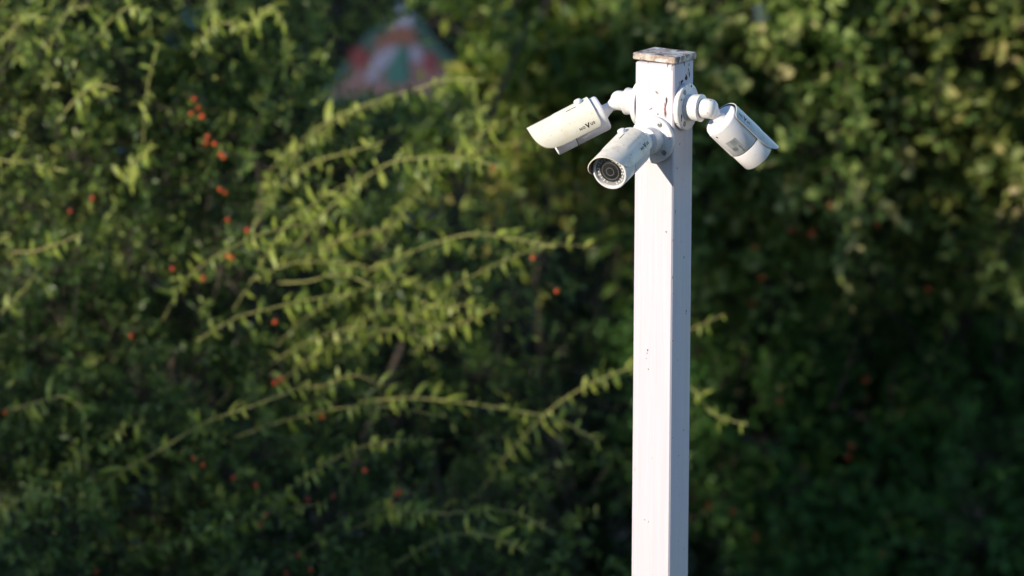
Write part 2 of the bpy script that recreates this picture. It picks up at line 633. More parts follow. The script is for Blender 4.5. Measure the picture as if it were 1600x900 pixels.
def shield_geo():
    nt, ns = 56, 40
    A = R_(99)
    v, f = [], []
    for side in (0, 1):
        for i in range(nt + 1):
            th = -A + 2 * A * i / nt
            e = shield_front(th)
            b = S0 + 0.004 * max(0.0, (abs(th) - R_(86)) / R_(13)) ** 2
            for j in range(ns + 1):
                s = b + (e - b) * j / ns
                r = (RO if side == 0 else RI) + shield_r(s, th)
                v.append((s, r * math.sin(th), r * math.cos(th)))
    n = (nt + 1) * (ns + 1)
    I = lambda sd, i, j: sd * n + i * (ns + 1) + j
    fo, fi = [], []
    for i in range(nt):
        for j in range(ns):
            fo.append((I(0, i, j), I(0, i, j + 1), I(0, i + 1, j + 1), I(0, i + 1, j)))
            fi.append((I(1, i, j), I(1, i + 1, j), I(1, i + 1, j + 1), I(1, i, j + 1)))
    rim = []
    for i in range(nt):
        rim.append((I(0, i, 0), I(0, i + 1, 0), I(1, i + 1, 0), I(1, i, 0)))
        rim.append((I(0, i, ns), I(1, i, ns), I(1, i + 1, ns), I(0, i + 1, ns)))
    for j in range(ns):
        rim.append((I(0, 0, j), I(1, 0, j), I(1, 0, j + 1), I(0, 0, j + 1)))
        rim.append((I(0, nt, j), I(0, nt, j + 1), I(1, nt, j + 1), I(1, nt, j)))
    return v, fo + rim, fi


def wrap(geo, r, s_start, th0, side, sdir):
    """lay flat letters on a cylinder round the body axis. side=+1: camera's own left"""
    v, f = geo
    out = []
    for x, y, _ in v:
        s = s_start + sdir * x
        th = th0 - y / r                     # up the letter = towards the crown
        rr = r + (shield_r(s, th) if r > 0.0315 else 0)
        out.append((s, side * rr * math.sin(th), rr * math.cos(th)))
    return out, [tuple(q) for q in f]


def add_camera(label, plate_c, nrm, joint_len, back_c, d, roll, shield_mat, mount_mat, sticker=False, slide=0.0, shield_roll=0.0, plate_th=0.009, screws=(125, 245, 5)):
    root = empty('security_camera', plate_c, label, 'security camera', 'bullet cameras on the white post')
    # --- mount, built along the face normal
    z = Vector((0, 0, 1))
    y = z.cross(nrm).normalized()
    zz = nrm.cross(y)
    MM = Matrix.Translation(plate_c) @ Matrix((nrm, y, zz)).transposed().to_4x4()
    t = plate_th
    pl = mk('mounting_plate', lathe([(0.0004, 0), (0.0004, 0.0365), (0.002, 0.0372), (t - 0.0022, 0.0372), (t - 0.0007, 0.0365), (t, 0.035), (t, 0)], 56), mount_mat, root, MM)
    for a in screws:
        a = R_(a)
        sm = MM @ Matrix.Translation((t, math.cos(a) * 0.0288, math.sin(a) * 0.0288))
        mk('screw', lathe([(-0.001, 0.0045), (0.0004, 0.0045), (0.0006, 0.0042), (-0.0002, 0.0034), (0.0008, 0.003), (0.0013, 0.0018), (0.0006, 0.0012), (0.0006, 0)], 16), MAT['screw'], pl, sm)
    mk('mount_collar', lathe([(t - 0.001, 0.0218), (t + 0.002, 0.0222), (t + 0.003, 0.0212), (t + 0.019, 0.0208), (t + 0.0205, 0.0216), (t + 0.0225, 0.0216), (t + 0.0235, 0.0200), (t + 0.0235, 0.0)], 44), mount_mat, root, MM)
    j0 = t + 0.0236
    jl = joint_len
    prof = [(j0, 0.0), (j0, 0.0152), (j0 + 0.0008, 0.0158), (j0 + jl - 0.011, 0.0155)]
    for k in range(1, 9):
        a = k / 8 * math.pi / 2
        prof.append((j0 + jl - 0.011 + 0.011 * math.sin(a), 0.0045 + 0.011 * math.cos(a)))
    prof.append((j0 + jl, 0.0))
    mk('swivel_joint', lathe(prof, 40), mount_mat, root, MM)
    # --- neck from the joint to the back of the body
    d = d.normalized()
    u = (z - d * z.dot(d)).normalized()
    u = Matrix.Rotation(roll, 3, d) @ u
    left = u.cross(d)
    BM = Matrix.Translation(back_c) @ Matrix((d, left, u)).transposed().to_4x4()
    jc = MM @ Vector((j0 + jl - 0.012, 0, 0))
    end = back_c + d * 0.002
    ax = (end - jc)
    ln = ax.length
    ax.normalize()
    ya = ax.orthogonal().normalized()
    NM = Matrix.Translation(jc) @ Matrix((ax, ya, ax.cross(ya))).transposed().to_4x4()
    mk('neck', lathe([(0, 0), (0, 0.0105), (0.012, 0.0100), (0.016, 0.0082), (ln * 0.55, 0.0080), (ln - 0.008, 0.0095), (ln, 0.0125)], 28), mount_mat, root, NM)
    # --- housing
    seam = 0.059
    body = mk('housing', lathe([(0.000, 0.0), (0.000, 0.0255), (0.0006, 0.0270), (0.0018, 0.0282), (0.0040, RB), (seam - 0.0015, RB), (seam - 0.0006, RB - 0.0006), (seam - 0.0006, 0.02)], 64), MAT['body'], root, BM)
    mk('seal_ring', lathe([(seam - 0.002, 0.0275), (seam - 0.0005, 0.0283), (seam + 0.0005, 0.0283), (seam + 0.002, 0.0275)], 64), MAT['rubber'], body, BM)
    for q in (-1, 1):
        mk('strip_screw', lathe([(0, 0), (0, 0.0018), (0.0012, 0.0018), (0.0016, 0)], 12), MAT['screw'], body,
           BM @ Matrix.Rotation(R_(180 + 22 * q), 4, 'X') @ Matrix.Translation((0.010, 0, RB - 0.0008)) @ Matrix.Rotation(R_(-90), 4, 'Y'))
    sv, sf = [], []
    strip = bevbox(0.004, seam - 0.001, -0.0032, 0.0032, -(RB + 0.0011), -(RB - 0.002), 0.0008)
    mk('bottom_rail', strip, MAT['body'], body, BM, smooth=False)
    fr = mk('front_barrel', lathe([(seam + 0.0006, 0.02), (seam + 0.0006, RB - 0.0006), (seam + 0.0015, RB), (BL - 0.0018, RB), (BL - 0.0006, RB - 0.0005), (BL, RB - 0.0016), (BL - 0.0002, 0.0256), (BL - 0.0014, 0.0250), (BL - 0.0055, 0.0248)], 64), MAT['body'], root, BM)
    mk('infrared_board', lathe([(BL - 0.0075, 0.0), (BL - 0.0052, 0.0), (BL - 0.0052, 0.0249), (BL - 0.0075, 0.0249)], 56), MAT['ledplate'], fr, BM)
    proto = None
    for k in range(24):
        a = 2 * math.pi * (k + 0.5) / 24
        if 11 <= k <= 12:
            continue
        for rr in ((0.0222, 0.0192) if k % 2 == 0 else (0.0208,)):
            geo = lathe([(-0.0005, 0.0012), (0.0006, 0.0012), (0.0011, 0.0009), (0.0014, 0)], 8)
            mk('led', geo, MAT['led'], fr, BM @ Matrix.Translation((BL - 0.0052, math.sin(a) * rr, math.cos(a) * rr)), sharp=60)
    lens = mk('lens', lathe([(BL - 0.0055, 0.0172), (BL - 0.0030, 0.0172), (BL - 0.0024, 0.0166), (BL - 0.0030, 0.0160), (BL - 0.0042, 0.0155), (BL - 0.0050, 0.0)], 48), MAT['black'], root, BM)
    mk('lens_glass', lathe([(BL - 0.0044, 0.0128), (BL - 0.0034, 0.0100), (BL - 0.0027, 0.0060), (BL - 0.0024, 0.0)], 40), MAT['glass'], lens, BM, sharp=0)
    mk('lens_ring', lathe([(BL - 0.0046, 0.0152), (BL - 0.0036, 0.0150), (BL - 0.0040, 0.0132), (BL - 0.0047, 0.0128)], 44), MAT['lensring'], lens, BM)
    mk('lens_ring', lathe([(BL - 0.0033, 0.0074), (BL - 0.0024, 0.0072), (BL - 0.0026, 0.0056), (BL - 0.0034, 0.0054)], 36), MAT['lensring'], lens, BM)
    # --- sun shield
    v, fo, fi = shield_geo()
    BS = BM @ Matrix.Translation((-slide, 0, 0)) @ Matrix.Rotation(shield_roll, 4, 'X')
    sh = mk('sunshield', (v, fo + fi), shield_mat, root, BS, sharp=50)
    sh.data.materials.append(MAT['shin'])
    for p in sh.data.polygons[len(fo):]:
        p.material_index = 1
    zt = RO + 0.0011
    ks = 0.030
    mk('thumb_screw', lathe([(-0.002, 0.0), (-0.002, 0.0062), (0.0004, 0.0066), (0.0036, 0.0064), (0.0050, 0.0054), (0.0056, 0.0035), (0.0056, 0)], 28), MAT['body'], sh,
       BS @ Matrix.Translation((ks, 0, zt)) @ Matrix.Rotation(R_(-90), 4, 'Y'))
    mk('slot', bevbox(ks + 0.006, ks + 0.024, -0.0007, 0.0007, zt - 0.0016, zt + 0.0002, 0.0003), MAT['black'], sh, BS @ Matrix.Rotation(R_(-12), 4, 'X'), smooth=False)
    lw = LOGO[2]
    lo = (LOGO[0], LOGO[1])
    mk('lettering', wrap(lo, RO + 0.0003, S0 + 0.0075 + lw, R_(84), 1, -1), MAT['ink'], sh, BS, smooth=False)
    mk('lettering', wrap(lo, RO + 0.0003, S0 + 0.0060, R_(84), -1, 1), MAT['ink'], sh, BS, smooth=False)
    if sticker:
        n1, n2 = 10, 6
        sa, sb, ta, tb = 0.026, 0.053, R_(112), R_(150)
        vv, ff = [], []
        for i in range(n1 + 1):
            for j in range(n2 + 1):
                th = ta + (tb - ta) * i / n1
                s = sa + (sb - sa) * j / n2
                vv.append((s, -(RB + 0.0003) * math.sin(th), (RB + 0.0003) * math.cos(th)))
        for i in range(n1):
            for j in range(n2):
                q = i * (n2 + 1) + j
                ff.append((q, q + 1, q + n2 + 2, q + n2 + 1))
        lab = mk('rating_label', (vv, ff), MAT['sticker'], body, BM)
        gv, gf = [], []
        def line(x0, x1, y, h):
            n = len(gv)
            for k in range(5):
                x = x0 + (x1 - x0) * k / 4
                gv.extend([(x, y, 0), (x, y + h, 0)])
            for k in range(4):
                gf.append((n + 2 * k, n + 2 * k + 2, n + 2 * k + 3, n + 2 * k + 1))
        # rows of small print, a certification mark and the maker's word along the foot
        for row, (x0, x1) in enumerate([(0.002, 0.013), (0.002, 0.011), (0.002, 0.014), (0.002, 0.012), (0.014, 0.0245), (0.0145, 0.022)]):
            yy = 0.0155 - row * 0.0024
            x = x0
            while x < x1:
                w = random.uniform(0.0006, 0.0024)
                line(x, min(x + w, x1), yy, 0.0007)
                x += w + 0.0005
        pr = wrap((gv, gf), RB + 0.0005, sa, tb, -1, 1)
        mk('small_print', pr, MAT['ink'], lab, BM, smooth=False)
        for txt, hh, sx, sy in (('NOVUS', 0.0026, 0.0160, 0.0140), ('CE', 0.0040, 0.0150, 0.0060), ('FC', 0.0034, 0.0150, 0.0015)):
            tv, tf, tw = text_geo([(c, hh, 0, 0.03) for c in txt], 0.0005)
            tv = [(x + sx, y_ + sy, 0) for x, y_, _ in tv]
            mk('printed_word', wrap((tv, tf), RB + 0.0005, sa, tb, -1, 1), MAT['ink'], lab, BM, smooth=False)
    return root, MM, BM, pl


def face_c(n, px, py, z=None):
    if z is None:
        r = ray(px, py)
        return CAM + r * ((n * H - CAM).dot(n) / r.dot(n))
    return n * H + Vector((0, 0, z))


def at_y(px, py, y):
    r = ray(px, py)
    return CAM + r * ((y - CAM.y) / r.y)


cr = face_c(NR, 1069, 166)
cr = NR * H + Vector((0, 0, cr.z))
zr = cr.z
cf = face_c(NF, 1020.5, 217)
cf = NF * H + Vector((0, 0, cf.z))
cl = -NR * H + Vector((0, 0, zr))
jr = cr + NR * 0.055
jl_ = cl - NR * 0.055
add_camera('cream-hooded bullet camera left of the post, seen side-on and aiming down left', cl, -NR, 0.025,
           at_y(943, 175, jl_.y - 0.004), V(-0.89, -0.455, 0.04), R_(-11), MAT['sh_l'], MAT['mount_l'])
add_camera('bullet camera on the post front with its round lens facing the viewer', cf, NF, 0.021,
           at_y(991, 230, (cf + NF * 0.068).y), V(-0.43, -0.44, 0.79), R_(0), MAT['sh_f'], MAT['mount_f'], slide=0.014, shield_roll=R_(17), screws=(60, 320, 190))
rr_, RMM, RBM, RPL = add_camera('bullet camera right of the post showing its back and silver sticker', cr, NR, 0.025,
           at_y(1125, 186, jr.y + 0.010), V(0.66, -0.60, -0.45), R_(0), MAT['sh_r'], MAT['mount_r'], sticker=True, slide=0.011, shield_roll=R_(-33), screws=(120, 240, 355))
for a, r0, w, h in ((150, 0.030, 5, 3), (35, 0.027, 4, 5), (205, 0.028, 5, 9), (215, 0.031, 4, 4), (75, 0.033, 6, 5)):
    a = R_(a)
    k = 9
    c = Vector((0.0092, r0 * math.cos(a), r0 * math.sin(a)))
    ring = [c + Vector((0, math.cos(6.283 * i / k) * w / 2000 * random.uniform(.6, 1.2), math.sin(6.283 * i / k) * h / 2000 * random.uniform(.6, 1.2))) for i in range(k)]
    mk('paint_chip', ([tuple(p) for p in ring], [tuple(range(k))]), MAT['chip'], RPL, RMM, smooth=False)


# ------------------------------------------------------------------ foliage
def leaf_cloud(name, pos, axis, nrm, L, Wd, mat, parent, fold=0.22, curl=0.18, tint=None):
    n = len(pos)
    side = np.cross(nrm, axis)
    side /= np.linalg.norm(side, axis=1, keepdims=True) + 1e-9
    nn = np.cross(axis, side)
    L = L[:, None]
    Wd = Wd[:, None]
    v = np.empty((n, 5, 3))
    v[:, 0] = pos
    v[:, 1] = pos + axis * L * 0.48 + side * Wd * 0.5 + nn * Wd * fold
    v[:, 2] = pos + axis * L * 0.48 - side * Wd * 0.5 + nn * Wd * fold
    v[:, 3] = pos + axis * L - nn * L * curl
    v[:, 4] = pos + axis * L * 0.45 + nn * L * 0.05
    v = v - np.array(origin_of(parent))
    idx = np.array([[0, 4, 1], [0, 2, 4], [1, 4, 3], [4, 2, 3]])
    f = (np.arange(n)[:, None, None] * 5 + idx[None]).reshape(-1, 3)
    me = bpy.data.meshes.new(name)
    me.vertices.add(n * 5)
    me.vertices.foreach_set('co', v.reshape(-1).astype(np.float32))
    nf = len(f)
    me.loops.add(nf * 3)
    me.loops.foreach_set('vertex_index', f.reshape(-1).astype(np.int32))
    me.polygons.add(nf)
    me.polygons.foreach_set('loop_start', (np.arange(nf) * 3).astype(np.int32))
    me.update(calc_edges=True)
    at = me.attributes.new('tint', 'FLOAT', 'FACE')
    at.data.foreach_set('value', np.repeat(rng.random(n) if tint is None else tint, 4).astype(np.float32))
    o = link(name, me, mat, parent, smooth=False)
    o['kind'] = 'stuff'
    return o


def unit(a):
    return a / (np.linalg.norm(a, axis=-1, keepdims=True) + 1e-9)


CAMN, FN, RN, UN = (np.array(q) for q in (CAM, fwd, rt, up))
GAPS = [  # openings through which the painted wall shows, as (px, py, rx, ry) seen from the garden side
    (622, 94, 112, 60), (725, 66, 34, 30), (300, 24, 18, 26), (272, 60, 12, 16), (850, 22, 26, 26), (985, 90, 16, 24), (1184, 22, 16, 22)]


def to_px(P):
    q = P - CAMN
    dz = q @ FN
    return 800 + F * (q @ RN) / dz, 450 - F * (q @ UN) / dz


def blob_twigs(blobs, leaves_per, Lr, Wr, tl, outward=0.6, droop=0.25, gap=True, clump=0.05, dens=1.0, young_bright=0.0):  # last argument lifts the leaf tint so sunlit bushes read brighter
    P, A, N, LL, WW, TT, TW = [], [], [], [], [], [], []
    for (px, py, dep, rx, ry, rd, nt) in blobs:
        c = np.array(W(px, py, dep))
        mm = dep / F
        nt = int(nt * dens)
        nc = max(4, nt // 13)
        q = unit(rng.normal(size=(nc, 3))) * (rng.random((nc, 1)) ** 0.40)
        cc = c + q * np.array([rx * mm, rd, ry * mm])
        w = rng.integers(0, nc, nt)
        off = rng.normal(size=(nt, 3)) * clump
        base = cc[w] + off * 0.6
        dr = unit(unit(off) * outward + unit(q[w]) * 0.35 + rng.normal(size=(nt, 3)) * 0.4 + np.array([-0.2, -0.22, 0.30]))
        ln = rng.uniform(tl[0], tl[1], nt)
        age = rng.normal(size=nc)[w] * 0.16
        for k in range(leaves_per):
            t = 0.12 + 0.88 * (k + rng.random(nt) * 0.7) / leaves_per
            p = base + dr * (ln * t)[:, None]
            p[:, 2] -= droop * ln * t * t
            ang = k * 2.4 + rng.random(nt) * 1.2
            a1 = unit(np.cross(dr, np.array([0.2, 0.1, 1.0])))
            a2 = np.cross(dr, a1)
            ax = unit(dr * 0.55 + (a1 * np.cos(ang)[:, None] + a2 * np.sin(ang)[:, None]) * 0.8 + rng.normal(size=(nt, 3)) * 0.2 + np.array([0, 0, -0.10]))
            nr = unit(np.array([-0.30, -0.22, 0.50]) + rng.normal(size=(nt, 3)) * 0.75)
            P.append(p); A.append(ax); N.append(nr)
            TT.append(np.clip(0.12 + young_bright + 0.42 * t + age + rng.random(nt) * 0.34, 0.0, 0.995))  # tips paler as new growth, inner leaves darkened in place of shade
            LL.append(rng.uniform(Lr[0], Lr[1], nt) * (1.1 - 0.35 * t))
            WW.append(rng.uniform(Wr[0], Wr[1], nt) * (1.1 - 0.35 * t))
        TW.append((base, dr, ln))
    P, A, N, LL, WW, TT = (np.concatenate(q) for q in (P, A, N, LL, WW, TT))
    if gap:
        x, y = to_px(P)
        keep = np.ones(len(P), bool)
        for gx, gy, ax_, ay_ in GAPS:
            rr = ((x - gx) / ax_) ** 2 + ((y - gy) / ay_) ** 2
            keep &= ~((rr < 1) & (rng.random(len(P)) > 0.05 + 0.2 * rr))
        P, A, N, LL, WW, TT = (q[keep] for q in (P, A, N, LL, WW, TT))
    return P, A, N, LL, WW, TT, TW


def twig_mesh(TW, mat, parent, r=0.0016, frac=1.0):
    v, f = [], []
    org = np.array(origin_of(parent))
    for base, dr, ln in TW:
        for b, d_, l_ in zip(base, dr, ln):
            x, y = to_px((b + d_ * l_ * 0.5)[None])
            if any(((x[0] - gx) / ax_) ** 2 + ((y[0] - gy) / ay_) ** 2 < 1.2 for gx, gy, ax_, ay_ in GAPS):
                continue
            a1 = unit(np.cross(d_, np.array([0.2, 0.1, 1.0])))
            a2 = np.cross(d_, a1)
            n = len(v)
            for t, rr in ((-0.35, r * 1.5), (0.5, r), (1.0, r * 0.4)):
                c = b + d_ * l_ * t - np.array([0, 0, 0.25 * l_ * max(t, 0) ** 2]) - org
                for k in range(3):
                    w = k * 2.0944
                    v.append(c + (a1 * math.cos(w) + a2 * math.sin(w)) * rr)
            for s in (0, 3):
                for k in range(3):
                    k2 = (k + 1) % 3
                    f.append((n + s + k, n + s + k2, n + s + 3 + k2, n + s + 3 + k))
    me = bpy.data.meshes.new('twigs')
    me.from_pydata(v, [], f)
    o = link('twigs', me, mat, parent, smooth=False)
    o['kind'] = 'stuff'
    return o


def leaf_mesh(name, L, Wd, mat, bend=0.25, fold=0.25, tint=-1.0):
    """one leaf, 12 faces: base at the origin, pointing +X, upper side +Z"""
    prof = [(0.0, 0.06), (0.22, 0.72), (0.48, 1.0), (0.75, 0.72), (1.0, 0.02)]
    v, f = [], []
    for t, w in prof:
        x = t * L
        z = -bend * L * t * t
        h = w * Wd / 2
        v += [(x, -h, z + fold * h), (x, 0, z), (x, h, z + fold * h)]
    for i in range(len(prof) - 1):
        a = i * 3
        f += [(a, a + 3, a + 4, a + 1), (a + 1, a + 4, a + 5, a + 2)]
    me = bpy.data.meshes.new(name)
    me.from_pydata(v, [], f)
    me.shade_smooth()
    me.materials.append(mat)
    at = me.attributes.new('tint', 'FLOAT', 'FACE')
    at.data.foreach_set('value', [tint] * len(f))
    return me


def add_leaf(me, parent, p, ax, nr, s):
    ax = ax.normalized()
    y = nr.cross(ax)
    if y.length < 1e-4:
        y = ax.orthogonal()
    y.normalize()
    z = ax.cross(y)
    o = bpy.data.objects.new('leaf', me)
    COL.objects.link(o)
    o.parent = parent
    m = Matrix((ax, y, z)).transposed() * s
    o.matrix_local = Matrix.Translation(p - origin_of(parent)) @ m.to_4x4()
    return o


LEAFSETS = {
    'young_bright': [leaf_mesh('leaf', L, w, MAT['young_bright'], b) for L, w, b in ((0.040, 0.0105, 0.35), (0.033, 0.0095, 0.55), (0.022, 0.0080, 0.2), (0.045, 0.0110, 0.65), (0.028, 0.0115, 0.3))],
    'broad': [leaf_mesh('leaf', L, w, MAT['broad'], b) for L, w, b in ((0.075, 0.026, 0.35), (0.066, 0.028, 0.2), (0.082, 0.024, 0.5))],
}


def shoot(parent, pix, d_a, d_b, r0=0.0032, r1=0.0012, budget=26, mat='shoot', spacing=0.024, leafset='young_bright', per=2, scale=1.0, start=0.12):
    """an arching shoot: its stem is the part, its leaves are sub-parts"""
    n = len(pix)
    pts = [W(x, y, d_a + (d_b - d_a) * i / (n - 1)) for i, (x, y) in enumerate(pix)]
    for q in pts[1:-1]:
        q += Vector((random.gauss(0, .004), random.gauss(0, .012), random.gauss(0, .004)))
    sp = spline(pts, 7)
    m = len(sp)
    st = mk('shoot', tube(sp, [(r0 + (r1 - r0) * i / (m - 1)) * 0.72 for i in range(m)], 7), MAT[mat], parent)
    cum = [0.0]
    for a, b in zip(sp, sp[1:]):
        cum.append(cum[-1] + (b - a).length)
    tot = cum[-1]
    nodes = []
    s = tot * start
    while s < tot:
        i = max(k for k in range(m) if cum[k] <= s)
        i = min(i, m - 2)
        t = (s - cum[i]) / max(cum[i + 1] - cum[i], 1e-6)
        p = sp[i].lerp(sp[i + 1], t)
        nodes.append((p, (sp[i + 1] - sp[i]).normalized(), s / tot))
        s += spacing * random.choice((0.5, 0.8, 1.0, 1.3, 2.0))
    allv = []
    for q, (p, tg, fr_) in enumerate(nodes):
        for w in range(random.choice((per - 1, per, per, per + 1))):
            sgn = 1 if (q + w) % 2 == 0 else -1
            sidev = tg.cross(Vector((0, 0, 1)))
            if sidev.length < 0.05:
                sidev = Vector((1, 0, 0))
            sidev.normalize()
            upv = sidev.cross(tg)
            phi = random.uniform(-0.9, 0.9) + (math.pi / 2 if sgn > 0 else -math.pi / 2)
            rad = sidev * math.cos(phi) + upv * math.sin(phi)
            ax = (tg * random.uniform(-0.05, 0.55) + rad * 0.9 + Vector((random.gauss(0, .15), random.gauss(0, .15), -0.25 if sgn > 0 else -0.55))).normalized()
            nr = (Vector((-0.55, -0.35, 0.6)) + Vector((random.gauss(0, .35), random.gauss(0, .35), random.gauss(0, .25)))).normalized()
            allv.append((p, ax, nr, scale * random.uniform(0.45, 1.2) * (1.0 - 0.35 * max(0, fr_ - 0.75) / 0.25)))
    random.shuffle(allv)
    for p, ax, nr, s in allv[:budget]:
        add_leaf(random.choice(LEAFSETS[leafset]), st, p, ax, nr, s)
    rest = allv[budget:]
    if rest:
        A = lambda k: np.array([list(r[k]) for r in rest])
        sz = np.array([r[3] for r in rest])
        base = 0.029 if leafset == 'young_bright' else 0.072
        leaf_cloud('leaf_cluster', A(0), A(1), A(2), sz * base, sz * base * 0.34, MAT[leafset], st, 0.2, 0.3)
    return st


BERRY = None


def berry(parent, px, py, dep, r=0.0046, red=False):
    key = 'berry_red' if red else 'berry'
    prof = [(-1.0, 0.0), (-0.92, 0.38), (-0.6, 0.8), (0.0, 1.02), (0.55, 0.84), (0.86, 0.46), (0.80, 0.2), (0.74, 0.0)]
    o = mk('berry', lathe([(x * r, y * r) for x, y in prof], 10), MAT[key], parent, Matrix.Translation(W(px, py, dep)) @ Matrix.Rotation(random.uniform(0, 3), 4, 'Z') @ Matrix.Rotation(R_(60), 4, 'Y'), sharp=0)
    p = W(px, py, dep)
    mk('stalk', tube([p, p + Vector((random.uniform(-.006, .006), 0.012, 0.006)), p + Vector((random.uniform(-.02, .02), 0.05, 0.004))], [0.0008, 0.0008, 0.0011], 5), MAT['bark'], o)


def make_shrub(name, label, cat, blobs, leaf, lp, Lr, Wr, tl, stems, group=None, base_xy=None, twig_r=0.0016, droop=0.25, gap=True, dens=1.0, young_bright=0.0):
    cs = [W(b[0], b[1], b[2]) for b in blobs]
    bx = sum(c.x for c in cs) / len(cs) if base_xy is None else base_xy[0]
    by = sum(c.y for c in cs) / len(cs) + 0.15 if base_xy is None else base_xy[1]
    root = empty(name, (bx, by, 0), label, cat, group)
    for k in range(stems):
        c = cs[(k * 3) % len(cs)] + Vector((random.uniform(-.1, .1), random.uniform(0.05, .2), random.uniform(-.1, .1)))
        b = Vector((bx + random.uniform(-.18, .18), by + random.uniform(-.1, .1), -0.02))
        mid = b.lerp(c, 0.5) + Vector((random.uniform(-.1, .1), random.uniform(-.05, .1), random.uniform(0.05, .25)))
        sp = spline([b, b.lerp(mid, 0.5) + Vector((0, 0, .05)), mid, c], 6)
        mk('stem', tube(sp, [0.020 - 0.015 * i / (len(sp) - 1) for i in range(len(sp))], 8), MAT['bark'], root)
    P, A, N, LL, WW, TT, TW = blob_twigs(blobs, lp, Lr, Wr, tl, droop=droop, gap=gap, dens=dens, young_bright=young_bright)
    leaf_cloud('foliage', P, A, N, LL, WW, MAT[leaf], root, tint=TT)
    twig_mesh(TW, MAT['bark'], root, twig_r)
    return root


FT = dict(leaf='firethorn', lp=13, Lr=(0.018, 0.034), Wr=(0.0068, 0.0108), tl=(0.07, 0.17))
# upright firethorn on the far left
f1 = make_shrub('firethorn_shrub', 'tall firethorn shrub with a line of orange berries at the upper left', 'shrub',
    [(60, 40, 11.7, 150, 110, 0.28, 330), (190, 130, 11.8, 150, 110, 0.26, 330), (330, 40, 12.0, 130, 120, 0.26, 260), (420, 190, 11.9, 110, 120, 0.25, 260),
     (60, 250, 11.8, 130, 90, 0.24, 200), (240, 290, 11.9, 120, 90, 0.24, 200), (410, 60, 12.3, 80, 90, 0.2, 120), (-90, 130, 11.8, 120, 200, 0.3, 260), (150, -60, 11.9, 260, 90, 0.3, 300),
     (370, -60, 12.2, 110, 80, 0.3, 150), (490, 50, 12.3, 45, 60, 0.2, 70), (560, -30, 12.4, 90, 40, 0.2, 70), (760, -20, 12.5, 60, 40, 0.2, 50)],
    stems=8, dens=0.68, young_bright=0.07, **FT)
# arching firethorn in the middle
f2 = make_shrub('firethorn_shrub', 'arching firethorn shrub with long pale shoots just left of the white post', 'shrub',
    [(520, 250, 12.0, 130, 90, 0.24, 260), (650, 220, 12.1, 130, 70, 0.22, 200), (560, 400, 11.9, 170, 110, 0.26, 330), (720, 425, 12.0, 130, 75, 0.25, 230), (835, 410, 12.1, 60, 40, 0.18, 50),
     (470, 560, 12.0, 170, 100, 0.26, 250), (660, 590, 12.0, 160, 80, 0.26, 210), (850, 640, 12.1, 80, 50, 0.2, 40)],
    stems=8, dens=0.40, young_bright=0.04, **FT)
